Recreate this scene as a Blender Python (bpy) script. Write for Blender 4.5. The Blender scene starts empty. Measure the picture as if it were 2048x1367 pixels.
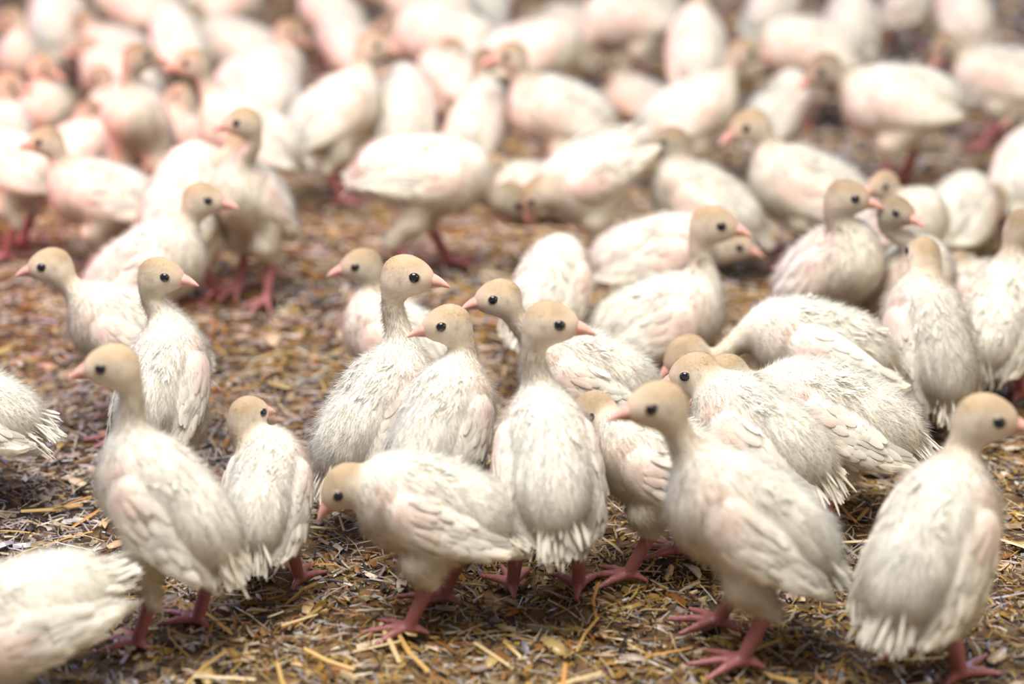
import bpy, math, random
import numpy as np
from mathutils import Matrix, Vector

# ------------------------------------------------------------------ camera, world, lights, exposure
SC = bpy.context.scene
COL = SC.collection
F_PX = 3663.0
PITCH = math.radians(22.0)
CAM_H = 0.83
cam_data = bpy.data.cameras.new('camera')
cam = bpy.data.objects.new('camera', cam_data)
COL.objects.link(cam)
cam.location = (0, 0, CAM_H)
cam.rotation_euler = (math.pi / 2 - PITCH, 0, 0)
cam_data.sensor_width = 36.0
cam_data.lens = F_PX / 2048.0 * 36.0
cam_data.clip_start = 0.05
cam_data.dof.use_dof = True
cam_data.dof.focus_distance = 1.72
cam_data.dof.aperture_fstop = 2.1
SC.camera = cam

world = bpy.data.worlds.new('barn_air')
SC.world = world
world.use_nodes = True
bg = world.node_tree.nodes['Background']
bg.inputs['Color'].default_value = (1.0, 0.90, 0.84, 1)
bg.inputs['Strength'].default_value = 0.27


def area(name, loc, target, size, energy, color):
    d = bpy.data.lights.new(name, 'AREA')
    d.shape = 'RECTANGLE'
    d.size, d.size_y = size
    d.energy = energy
    d.color = color
    o = bpy.data.objects.new(name, d)
    COL.objects.link(o)
    o.location = loc
    o.rotation_euler = (Vector(target) - Vector(loc)).to_track_quat('-Z', 'Y').to_euler()
    return o


area('ceiling_lamp_light', (-0.25, 1.20, 2.5), (0.0, 1.6, 0), (1.8, 1.5), 128, (1.0, 0.96, 0.87))
area('heat_lamp_light', (-1.5, 2.0, 0.8), (-0.4, 2.9, 0.1), (0.35, 0.35), 6.8, (1.0, 0.30, 0.25)).data.spread = math.radians(100)
area('side_window_light', (-3.6, 3.2, 1.7), (0.2, 1.9, 0.1), (2.6, 1.6), 58, (0.54, 0.66, 1.0))
area('far_window_light', (3.0, 6.2, 2.2), (0.7, 2.7, 0.1), (2.0, 1.4), 80, (0.40, 0.62, 1.0))
area('warm_fill_light', (3.2, 0.4, 1.4), (0.3, 1.7, 0.1), (1.4, 1.4), 30, (1.0, 0.86, 0.58))  # added unseen fill, stands in for warm bounce from the right front

SC.cycles.max_bounces = 5
SC.cycles.diffuse_bounces = 4
SC.cycles.transmission_bounces = 3
SC.cycles.glossy_bounces = 2
SC.cycles.caustics_reflective = False
SC.cycles.caustics_refractive = False
SC.cycles.adaptive_threshold = 0.03
SC.view_settings.view_transform = 'Standard'
SC.view_settings.look = 'None'
SC.view_settings.gamma = 1.0
SC.view_settings.use_curve_mapping = False
SC.view_settings.exposure = 0.18

rng = np.random.default_rng(7)
CP, SP = math.cos(PITCH), math.sin(PITCH)


def ray(px, py):
    dx, dy = (px - 1024.0) / F_PX, (683.5 - py) / F_PX
    return np.array([dx, CP + dy * SP, -SP + dy * CP])


def at_height(px, py, z):
    r = ray(px, py)
    t = (z - CAM_H) / r[2]
    return np.array([0, 0, CAM_H]) + r * t


def at_depth_y(px, py, y):
    r = ray(px, py)
    return np.array([0, 0, CAM_H]) + r * (y / r[1])


# ------------------------------------------------------------------ materials
def new_mat(name):
    m = bpy.data.materials.new(name)
    m.use_nodes = True
    nt = m.node_tree
    return m, nt, nt.nodes['Principled BSDF'], nt.nodes['Material Output']


def plumage_material(name, translucency, noise_scale):
    m, nt, p, out = new_mat(name)
    N, L = nt.nodes.new, nt.links.new
    at = N('ShaderNodeAttribute'); at.attribute_name = 'col'
    tc = N('ShaderNodeTexCoord')
    nz = N('ShaderNodeTexNoise'); nz.inputs['Scale'].default_value = noise_scale
    nz.inputs['Detail'].default_value = 3
    L(tc.outputs['Object'], nz.inputs['Vector'])
    rp = N('ShaderNodeMapRange')
    rp.inputs['From Min'].default_value = 0.30
    rp.inputs['From Max'].default_value = 0.62
    rp.inputs['To Min'].default_value = 0.80
    rp.inputs['To Max'].default_value = 1.0
    L(nz.outputs['Fac'], rp.inputs['Value'])
    mx = N('ShaderNodeMix'); mx.data_type = 'RGBA'; mx.blend_type = 'MULTIPLY'
    mx.inputs['Factor'].default_value = 1.0
    L(at.outputs['Color'], mx.inputs['A'])
    cb = N('ShaderNodeCombineColor')
    L(rp.outputs['Result'], cb.inputs[0]); L(rp.outputs['Result'], cb.inputs[1]); L(rp.outputs['Result'], cb.inputs[2])
    L(cb.outputs['Color'], mx.inputs['B'])
    L(mx.outputs['Result'], p.inputs['Base Color'])
    p.inputs['Roughness'].default_value = 0.85
    p.inputs['Specular IOR Level'].default_value = 0.15
    tr = N('ShaderNodeBsdfTranslucent')
    L(mx.outputs['Result'], tr.inputs['Color'])
    ms = N('ShaderNodeMixShader'); ms.inputs['Fac'].default_value = translucency
    L(p.outputs['BSDF'], ms.inputs[1]); L(tr.outputs['BSDF'], ms.inputs[2])
    L(ms.outputs['Shader'], out.inputs['Surface'])
    return m


M_PLUM = plumage_material('downy_plumage', 0.08, 45)
M_DOWN = plumage_material('down_strands', 0.30, 60)
M_FEATHER = plumage_material('white_feather', 0.28, 60)


def skin_material():
    m, nt, p, out = new_mat('pink_leg_skin')
    N, L = nt.nodes.new, nt.links.new
    at = N('ShaderNodeAttribute'); at.attribute_name = 'col'
    tc = N('ShaderNodeTexCoord')
    vo = N('ShaderNodeTexVoronoi'); vo.inputs['Scale'].default_value = 380
    L(tc.outputs['Object'], vo.inputs['Vector'])
    bp = N('ShaderNodeBump'); bp.inputs['Strength'].default_value = 0.35; bp.inputs['Distance'].default_value = 0.001
    L(vo.outputs['Distance'], bp.inputs['Height'])
    L(bp.outputs['Normal'], p.inputs['Normal'])
    L(at.outputs['Color'], p.inputs['Base Color'])
    p.inputs['Roughness'].default_value = 0.42
    return m


M_SKIN = skin_material()


def plain(name, color, rough=0.5, spec=0.5, scale=90, amount=0.18):
    m, nt, p, out = new_mat(name)
    N, L = nt.nodes.new, nt.links.new
    tc = N('ShaderNodeTexCoord')
    nz = N('ShaderNodeTexNoise'); nz.inputs['Scale'].default_value = scale
    L(tc.outputs['Object'], nz.inputs['Vector'])
    rm = N('ShaderNodeValToRGB')
    rm.color_ramp.elements[0].position = 0.3
    rm.color_ramp.elements[1].position = 0.7
    rm.color_ramp.elements[0].color = tuple(c * (1 - amount) for c in color) + (1,)
    rm.color_ramp.elements[1].color = tuple(min(1, c * (1 + amount)) for c in color) + (1,)
    L(nz.outputs['Fac'], rm.inputs['Fac'])
    L(rm.outputs['Color'], p.inputs['Base Color'])
    p.inputs['Roughness'].default_value = rough
    p.inputs['Specular IOR Level'].default_value = spec
    return m


M_BEAK = plain('pink_horn_beak', (0.64, 0.34, 0.29), 0.45)
M_EYE = plain('dark_eye', (0.008, 0.010, 0.018), 0.06, 0.6)
M_LID = plain('pale_eyelid', (0.50, 0.38, 0.28), 0.6)


# ------------------------------------------------------------------ mesh helpers
def add_mesh(name, verts, faces, mats, col=None, parent=None, smooth=True, mat_idx=None, normals=None):
    """one mesh object from arrays; faces is a list of index arrays (each (n,3) or (n,4))"""
    me = bpy.data.meshes.new(name)
    verts = np.asarray(verts, np.float32)
    me.vertices.add(len(verts))
    me.vertices.foreach_set('co', verts.ravel())
    idx = np.concatenate([f.ravel() for f in faces]).astype(np.int32)
    cnt = np.concatenate([np.full(len(f), f.shape[1], np.int32) for f in faces])
    start = np.concatenate([[0], np.cumsum(cnt)[:-1]]).astype(np.int32)
    me.loops.add(len(idx))
    me.loops.foreach_set('vertex_index', idx)
    me.polygons.add(len(cnt))
    me.polygons.foreach_set('loop_start', start)
    for m in mats:
        me.materials.append(m)
    if mat_idx is not None:
        me.polygons.foreach_set('material_index', mat_idx.astype(np.int32))
    me.polygons.foreach_set('use_smooth', np.full(len(cnt), smooth))
    if col is not None:
        a = me.attributes.new('col', 'FLOAT_COLOR', 'POINT')
        c4 = np.ones((len(verts), 4), np.float32)
        c4[:, :3] = col
        a.data.foreach_set('color', c4.ravel())
    me.update(calc_edges=True)
    if normals is not None:
        me.normals_split_custom_set_from_vertices(normals.astype(np.float32).tolist())
    o = bpy.data.objects.new(name, me)
    COL.objects.link(o)
    o.parent = parent
    return o


def link_copy(name, me, parent, matrix):
    o = bpy.data.objects.new(name, me)
    COL.objects.link(o)
    o.parent = parent
    o.matrix_basis = matrix
    return o


def unit(v):
    v = np.asarray(v, float)
    return v / (np.linalg.norm(v, axis=-1, keepdims=True) + 1e-12)


def sstep(a, b, x):
    t = np.clip((x - a) / (b - a), 0, 1)
    return t * t * (3 - 2 * t)


# feather blades: five rows of three points, a shallow ridge down the middle
ROW_T = np.array([0, 0.25, 0.55, 0.82, 1.0])
ROW_W = np.array([0.30, 0.85, 1.0, 0.82, 0.34])


def blades(p, d, n, L, w, curl=0.12, ridge=0.16):
    p, d, n = np.asarray(p, float), unit(d), np.asarray(n, float)
    n = unit(n - d * np.sum(n * d, -1, keepdims=True))
    s = np.cross(d, n)
    K = len(p)
    L = np.broadcast_to(L, (K,)); w = np.broadcast_to(w, (K,))
    V = np.zeros((K, 5, 3, 3))
    for i, (t, ww) in enumerate(zip(ROW_T, ROW_W)):
        c = p + d * (L * t)[:, None] - n * (L * curl * t * t)[:, None]
        V[:, i, 0] = c - s * (w * ww * .5)[:, None]
        V[:, i, 1] = c + n * (w * ridge * ww)[:, None]
        V[:, i, 2] = c + s * (w * ww * .5)[:, None]
    q = []
    for i in range(4):
        for j in range(2):
            q.append((i * 3 + j, i * 3 + j + 1, i * 3 + j + 4, i * 3 + j + 3))
    q = np.array(q)
    Fq = (np.arange(K)[:, None, None] * 15 + q[None]).reshape(-1, 4)
    return V.reshape(-1, 3), Fq


def shared_mesh(name, verts, faces, mat, col=None):
    o = add_mesh(name, verts, faces, [mat], col)
    me = o.data
    bpy.data.objects.remove(o)
    return me


_v, _f = blades(np.zeros((1, 3)), [[1, 0, 0]], [[0, 0, 1]], 1.0, 0.2, 0.10, 0.12)
ME_FEATHER = shared_mesh('feather', _v, [_f], M_FEATHER, np.tile([0.84, 0.82, 0.77], (15, 1)))


def sphere_arrays(nu=12, nv=8):
    v, f = [], []
    for j in range(nv + 1):
        th = math.pi * j / nv
        for i in range(nu):
            ph = 2 * math.pi * i / nu
            v.append((math.sin(th) * math.cos(ph), math.sin(th) * math.sin(ph), math.cos(th)))
    for j in range(nv):
        for i in range(nu):
            f.append((j * nu + i, (j + 1) * nu + i, (j + 1) * nu + (i + 1) % nu, j * nu + (i + 1) % nu))
    return np.array(v), np.array(f)


_v, _f = sphere_arrays(16, 10)
ME_EYE = shared_mesh('eyeball', _v, [_f], M_EYE)
_v, _f = [], []
for i in range(18):
    for j in range(6):
        A, Bq = 2 * math.pi * i / 18, 2 * math.pi * j / 6
        r = 1 + 0.15 * math.cos(Bq)
        _v.append((r * math.cos(A), r * math.sin(A), 0.15 * math.sin(Bq)))
        _f.append((i * 6 + j, ((i + 1) % 18) * 6 + j, ((i + 1) % 18) * 6 + (j + 1) % 6, i * 6 + (j + 1) % 6))
ME_LID = shared_mesh('eyelid_ring', np.array(_v), [np.array(_f)], M_LID)


def beak_arrays(length, hw, hh, drop, off):
    v, f = [], []
    ts = [0, .2, .42, .64, .82, .95, 1.0]
    sh = [1.0, .92, .76, .56, .36, .18, .03]
    for t, k in zip(ts, sh):
        for i in range(10):
            A = 2 * math.pi * i / 10
            v.append((length * t, hw * k * math.cos(A), hh * k * math.sin(A) + off * (1 - t) - drop * t * t))
    for r in range(len(ts) - 1):
        for i in range(10):
            f.append((r * 10 + i, r * 10 + (i + 1) % 10, (r + 1) * 10 + (i + 1) % 10, (r + 1) * 10 + i))
    return np.array(v), np.array(f)


_v, _f = beak_arrays(0.0215, 0.0082, 0.0066, 0.0055, 0.0016)
ME_BEAK = shared_mesh('upper_beak', _v, [_f], M_BEAK)
_v, _f = beak_arrays(0.0185, 0.0062, 0.0030, 0.0012, -0.0020)
ME_LOWER = shared_mesh('lower_beak', _v - np.array([0, 0, 0.0028]), [_f], M_BEAK)


# ------------------------------------------------------------------ implicit surface of a poult
def smin(a, b, k):
    h = np.clip(0.5 + 0.5 * (b - a) / k, 0, 1)
    return b + (a - b) * h - k * h * (1 - h)


def ellip(p, c, R, r):
    q = ((p - c) @ R) / r
    k0 = np.sqrt(np.einsum('ij,ij->i', q, q)) + 1e-9
    q /= r
    k1 = np.sqrt(np.einsum('ij,ij->i', q, q)) + 1e-9
    return k0 * (k0 - 1) / k1


def cone(p, a, b, r0, r1):
    ab = b - a
    q = p - a
    t = np.clip((q @ ab) / (ab @ ab), 0, 1)
    q -= t[:, None] * ab
    return np.sqrt(np.einsum('ij,ij->i', q, q)) - (r0 + (r1 - r0) * t)


def f32(*v):
    return np.array(v, np.float32)


class Poult:
    def __init__(s, h, phi, head, gyaw, gpitch, sit, feet, fat=1.0):
        ph = math.radians(phi)
        s.sit = sit
        s.C = f32(0, 0, h)
        s.a = f32(math.cos(ph), 0, math.sin(ph))
        s.l = f32(0, 1, 0)
        s.n = f32(-math.sin(ph), 0, math.cos(ph))
        s.RB = np.stack([s.a, s.l, s.n], 1)
        gy, gp = math.radians(gyaw), math.radians(gpitch)
        s.H = np.array(head, np.float32)
        s.g = f32(math.cos(gp) * math.cos(gy), math.cos(gp) * math.sin(gy), math.sin(gp))
        s.gl = f32(-math.sin(gy), math.cos(gy), 0)
        s.gu = np.cross(s.g, s.gl).astype(np.float32)
        s.RH = np.stack([s.g, s.gl, s.gu], 1)
        s.fat = fat
        # neck: a cubic curve from the breast to the back of the skull
        B0 = s.C + .044 * s.a + .010 * s.n
        J = s.H - .008 * s.g - .012 * s.gu
        dist = float(np.linalg.norm(J - B0))
        up = f32(0, 0, 1)
        d0 = unit(.75 * s.a + .45 * up).astype(np.float32)
        d1 = unit(.95 * s.gu + .25 * s.g).astype(np.float32)
        P1, P2 = B0 + d0 * dist * .42, J - d1 * dist * .42
        t = np.linspace(0, 1, 9)[:, None]
        s.NK = ((1 - t) ** 3 * B0 + 3 * (1 - t) ** 2 * t * P1 + 3 * (1 - t) * t * t * P2 + t ** 3 * J).astype(np.float32)
        tt = np.linspace(0, 1, 9)
        s.NR = (.0122 - .0028 * min(max((dist - .035) / .045, 0), 1) + .0150 * (1 - tt) ** 3.0).astype(np.float32)
        s.neck_len = dist
        # legs
        s.legs = []
        if not sit:
            for sg, (fx, fy) in zip((1, -1), feet):
                hip = s.C - .012 * s.a + sg * .023 * s.l - .020 * s.n
                ank = f32(fx, fy, .009)
                hock = f32(fx - .022, fy * .93, .056)
                s.legs.append((hip.astype(np.float32), hock, ank, sg))

    def torso(s, p):
        d = ellip(p, s.C, s.RB, f32(.063, .0395 * s.fat, .0435))
        d = smin(d, ellip(p, s.C + .029 * s.a - .006 * s.n, s.RB, f32(.037, .0365 * s.fat, .0385)), .026)
        d = smin(d, ellip(p, s.C - .041 * s.a + .003 * s.n, s.RB, f32(.038, .0295 * s.fat, .0285)), .026)
        return d

    def neck(s, p):
        d = None
        for i in range(8):
            e = cone(p, s.NK[i], s.NK[i + 1], s.NR[i], s.NR[i + 1])
            d = e if d is None else smin(d, e, .004)
        return d

    def skull(s, p):
        d = ellip(p, s.H, s.RH, f32(.0222, .0166, .0190))
        d = smin(d, ellip(p, s.H - .004 * s.g - .009 * s.gu, s.RH, f32(.0150, .0140, .0128)), .008)
        return smin(d, ellip(p, s.H + .0150 * s.g - .0032 * s.gu, s.RH, f32(.0122, .0096, .0104)), .012)

    def upper(s, p):
        d = smin(s.torso(p), s.neck(p), .017)
        d = smin(d, s.skull(p), .010)
        for hip, hock, ank, sg in s.legs:
            knee = hip * .45 + hock * .55 + f32(.012, 0, 0)
            d = smin(d, cone(p, hip, knee, .0235, .0175), .014)
            d = smin(d, cone(p, knee, hock, .0165, .0078), .008)
        return d

    def shanks(s, p):
        if len(p) > 400:
            d = np.full(len(p), 9., np.float32)
            m = p[:, 2] < .085
            if m.any():
                d[m] = s.shanks_low(p[m])
            return d
        return s.shanks_low(p)

    def shanks_low(s, p):
        d = np.full(len(p), 9., np.float32)
        for hip, hock, ank, sg in s.legs:
            e = cone(p, hock + (hip - hock) * .10, ank, .0072, .0060)
            e = smin(e, ellip(p, hock, np.eye(3, dtype=np.float32), f32(.0075, .0068, .0085)), .004)
            for ang, L in ((38, .037), (2, .044), (-36, .036), (172, .018)):
                A = math.radians(ang + sg * 6)
                dr = f32(math.cos(A), math.sin(A), 0)
                mid = ank + dr * L * .5 + f32(0, 0, -.0015)
                tip = ank + dr * L + f32(0, 0, -.0055)
                e = smin(e, cone(p, ank, mid, .0050, .0036), .002)
                e = smin(e, cone(p, mid, tip, .0036, .0022), .0015)
            d = np.minimum(d, e)
        return d

    def field(s, p):
        p = p.astype(np.float32)
        d = s.upper(p)
        if s.legs:
            d = smin(d, s.shanks(p), .0035)
        return d

    def bounds(s):
        pts = [s.C + .14 * s.a, s.C - .11 * s.a, s.C + .07 * s.l, s.C - .07 * s.l, s.C + .08 * s.n, s.C - .075 * s.n]
        pts += [k for k in s.NK] + [s.H + .045 * v for v in (s.g, -s.g, s.gl, -s.gl, s.gu, -s.gu)]
        for hip, hock, ank, sg in s.legs:
            pts += [ank + f32(.05, .05, -.012), ank - f32(.05, .05, .012), hock - f32(.015, 0, 0)]
        pts = np.array(pts)
        return pts.min(0) - .012, pts.max(0) + .012

    def neck_param(s, p):
        best = np.full(len(p), 9., np.float32); par = np.zeros(len(p), np.float32)
        cen = np.zeros((len(p), 3), np.float32)
        for i in range(8):
            ab = s.NK[i + 1] - s.NK[i]
            t = np.clip(((p - s.NK[i]) @ ab) / (ab @ ab + 1e-12), 0, 1)
            c = s.NK[i] + t[:, None] * ab
            e = np.linalg.norm(p - c, axis=1)
            m = e < best
            best[m] = e[m]; par[m] = (i + t[m]) / 8.; cen[m] = c[m]
        return par, cen


def grad(f, p, e=.0012):
    g = np.zeros_like(p, dtype=np.float32)
    for k in ((1, -1, -1), (-1, -1, 1), (-1, 1, -1), (1, 1, 1)):
        k = np.array(k, np.float32)
        g += k * f(p + k * e)[:, None]
    return unit(g).astype(np.float32)


def polygonise(f, lo, hi, h):
    """surface nets over the cells near the surface"""
    K = 4
    H = h * K
    nc = np.ceil((hi - lo) / H).astype(int) + 1
    ax = [lo[i] + H * np.arange(nc[i] + 1) for i in range(3)]
    G = np.stack(np.meshgrid(*ax, indexing='ij'), -1).reshape(-1, 3).astype(np.float32)
    Dc = f(G).reshape(nc + 1)
    c = [Dc[i:i + nc[0], j:j + nc[1], k:k + nc[2]] for i in (0, 1) for j in (0, 1) for k in (0, 1)]
    near = np.min(np.abs(c), axis=0) < H * 1.5
    sgn = Dc[:-1, :-1, :-1]
    n = nc * K
    Fv = np.repeat(np.repeat(np.repeat(np.sign(sgn) * H, K, 0), K, 1), K, 2).astype(np.float32)
    mk = np.repeat(np.repeat(np.repeat(near, K, 0), K, 1), K, 2)
    ii = np.argwhere(mk)
    Fv[mk] = f((lo + ii * h).astype(np.float32))
    S = Fv < 0
    m = np.array(Fv.shape) - 1
    corner = [(i, j, k) for i in (0, 1) for j in (0, 1) for k in (0, 1)]
    cnt = sum(S[i:i + m[0], j:j + m[1], k:k + m[2]].astype(np.int8) for i, j, k in corner)
    act = (cnt > 0) & (cnt < 8)
    cells = np.argwhere(act)
    vid = np.full(m, -1, np.int64)
    vid[act] = np.arange(len(cells))
    acc = np.zeros((len(cells), 3)); num = np.zeros(len(cells))
    for a_ in corner:
        for axis in range(3):
            if a_[axis] == 0:
                b_ = list(a_); b_[axis] = 1
                ca, cb = cells + a_, cells + np.array(b_)
                fa, fb = Fv[tuple(ca.T)], Fv[tuple(cb.T)]
                cr = (fa < 0) != (fb < 0)
                t = np.where(cr, fa / np.where(cr, fa - fb, 1), 0)
                pt = ca.astype(float)
                pt[:, axis] += t
                acc += pt * cr[:, None]; num += cr
    V = lo + acc / num[:, None] * h
    quads = []
    for axis in range(3):
        u, v = (axis + 1) % 3, (axis + 2) % 3
        sl0 = [slice(1, m[i]) for i in range(3)]; sl1 = [slice(1, m[i]) for i in range(3)]
        sl0[axis] = slice(0, m[axis]); sl1[axis] = slice(1, m[axis] + 1)
        A, Bv = S[tuple(sl0)], S[tuple(sl1)]
        e = np.argwhere(A != Bv)
        off = np.array([1, 1, 1]); off[axis] = 0
        e0 = e + off
        flip = Bv[tuple(e.T)]
        du = np.zeros(3, int); du[u] = 1
        dv = np.zeros(3, int); dv[v] = 1
        q = np.stack([vid[tuple((e0 - du - dv).T)], vid[tuple((e0 - dv).T)], vid[tuple(e0.T)], vid[tuple((e0 - du).T)]], 1)
        q[flip] = q[flip][:, ::-1]
        quads.append(q)
    Q = np.concatenate(quads)
    Q = Q[(Q >= 0).all(1)]
    for _ in range(1):
        V = V - grad(f, V.astype(np.float32)) * np.clip(f(V.astype(np.float32)), -h, h)[:, None] * .85
    return V.astype(np.float32), Q


WHITE = np.array([0.87, 0.84, 0.785])
CREAM = np.array([0.82, 0.73, 0.53])
TAN = np.array([0.46, 0.335, 0.215])
FACE = np.array([0.78, 0.69, 0.575])
PINK = np.array([0.32, 0.115, 0.12])
ROSE = np.array([0.80, 0.52, 0.45])


def colours(P, p, tint, tone=1.0):
    d = p - P.H
    x, z = d @ P.g, d @ P.gu
    c = np.tile(WHITE * tint, (len(p), 1))
    # cream on the flanks and belly, rose skin showing by the shoulder
    q = (p - P.C) @ P.RB
    nz = np.sin(q[:, 0] * 90 + 1.3) * np.sin(q[:, 1] * 110 + .7) * np.sin(q[:, 2] * 100) * .5 + .5
    k = .50 * sstep(.035, -.045, q[:, 2]) * (.5 + .5 * nz)
    c = c * (1 - k[:, None]) + CREAM * tint * k[:, None]
    k = .40 * np.exp(-(((q[:, 0] - .040) / .022) ** 2 + ((q[:, 2] - .016) / .017) ** 2)) * sstep(.015, .035, np.abs(q[:, 1]))
    c = c * (1 - k[:, None]) + ROSE * k[:, None]
    # neck: tan towards the head and on its back
    dn = P.neck(p)
    seg, cen = P.neck_param(p)
    back = np.clip(-(p - cen) @ P.g / .018, -1, 1) * .5 + .5
    k = sstep(.020, .0, dn) * sstep(.0, 1.0, seg) * (.45 + .50 * back)
    kb = (.10 + .75 * back)[:, None]
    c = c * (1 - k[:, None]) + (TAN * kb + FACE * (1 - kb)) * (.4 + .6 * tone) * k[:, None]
    kh = sstep(.016, -.002, P.skull(p))
    crown = sstep(-.003, .016, z - .05 * x) * .95 + .35 * sstep(-.004, -.022, x)
    crown = np.clip(crown, 0, 1)
    hc = FACE * (1 - crown[:, None]) + TAN * crown[:, None]
    lat = np.abs(d @ P.gl)
    ear = .45 * np.exp(-(((x + .006) / .0035) ** 2 + ((z + .001) / .0035) ** 2)) * (lat > .010)
    hc = hc * (1 - ear[:, None]) + np.array([.24, .15, .11]) * ear[:, None]
    rosy = sstep(.010, .030, x) * .5
    hc = hc * (1 - rosy[:, None]) + np.array([.62, .33, .24]) * rosy[:, None]
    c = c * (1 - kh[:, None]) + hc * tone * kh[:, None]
    return c


def trace(f, o, d, iso, tmax, n=22):
    """march from o along d until the field falls to iso"""
    t = np.zeros(len(o), np.float32)
    for _ in range(n):
        t = np.minimum(t + (f((o + d * t[:, None]).astype(np.float32)) - iso) * .85, tmax)
    return t


def frame(x, z, o, sx=1, sy=1, sz=1):
    x = unit(x); z = np.asarray(z, float)
    z = unit(z - x * (x @ z)); y = np.cross(z, x)
    return Matrix(((x[0] * sx, y[0] * sy, z[0] * sz, o[0]), (x[1] * sx, y[1] * sy, z[1] * sz, o[1]),
                   (x[2] * sx, y[2] * sy, z[2] * sz, o[2]), (0, 0, 0, 1)))


def strands(p, n, flow, ln, wd, col, lift, r):
    """thin tapering down strands as narrow triangles that take the shading of the skin below"""
    K = len(p)
    fl = flow - n * np.sum(flow * n, 1, keepdims=True)
    d = unit(unit(fl) + n * (lift * (.5 + r.random(K)))[:, None] + r.normal(0, .28, (K, 3)))
    sd = unit(np.cross(d, n + r.normal(0, .3, (K, 3))))
    b = p - n * .0012
    tip = b + d * ln[:, None]
    V = np.stack([b - sd * wd[:, None] * .5, b + sd * wd[:, None] * .5, tip], 1).reshape(-1, 3)
    T = np.arange(K * 3).reshape(-1, 3)
    nn = unit(n + d * .25)
    return V, T, np.repeat(col, 3, 0), np.repeat(nn, 3, 0)


def sample(V, Q, w, K, r):
    T = np.concatenate([Q[:, [0, 1, 2]], Q[:, [0, 2, 3]]])
    A = np.linalg.norm(np.cross(V[T[:, 1]] - V[T[:, 0]], V[T[:, 2]] - V[T[:, 0]]), axis=1)
    A = A * w[T].mean(1)
    ti = T[r.choice(len(T), K, p=A / A.sum())]
    b = r.random((K, 2)); m = b.sum(1) > 1; b[m] = 1 - b[m]
    bc = np.stack([1 - b.sum(1), b[:, 0], b[:, 1]], 1)
    return ti, bc


def mix3(arr, ti, bc):
    return (arr[ti] * bc[:, :, None]).sum(1)


LEVEL = {   # cell size, strands, strand width, coverts per wing, tufts, loose feathers, strand length factor
    'near': (.0028, 19500, .00060, 80, 34, True, 1.0),
    'mid': (.0036, 6500, .0010, 36, 24, True, 1.05),
    'far': (.0046, 2200, .0018, 0, 16, False, 1.1),
}


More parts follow.
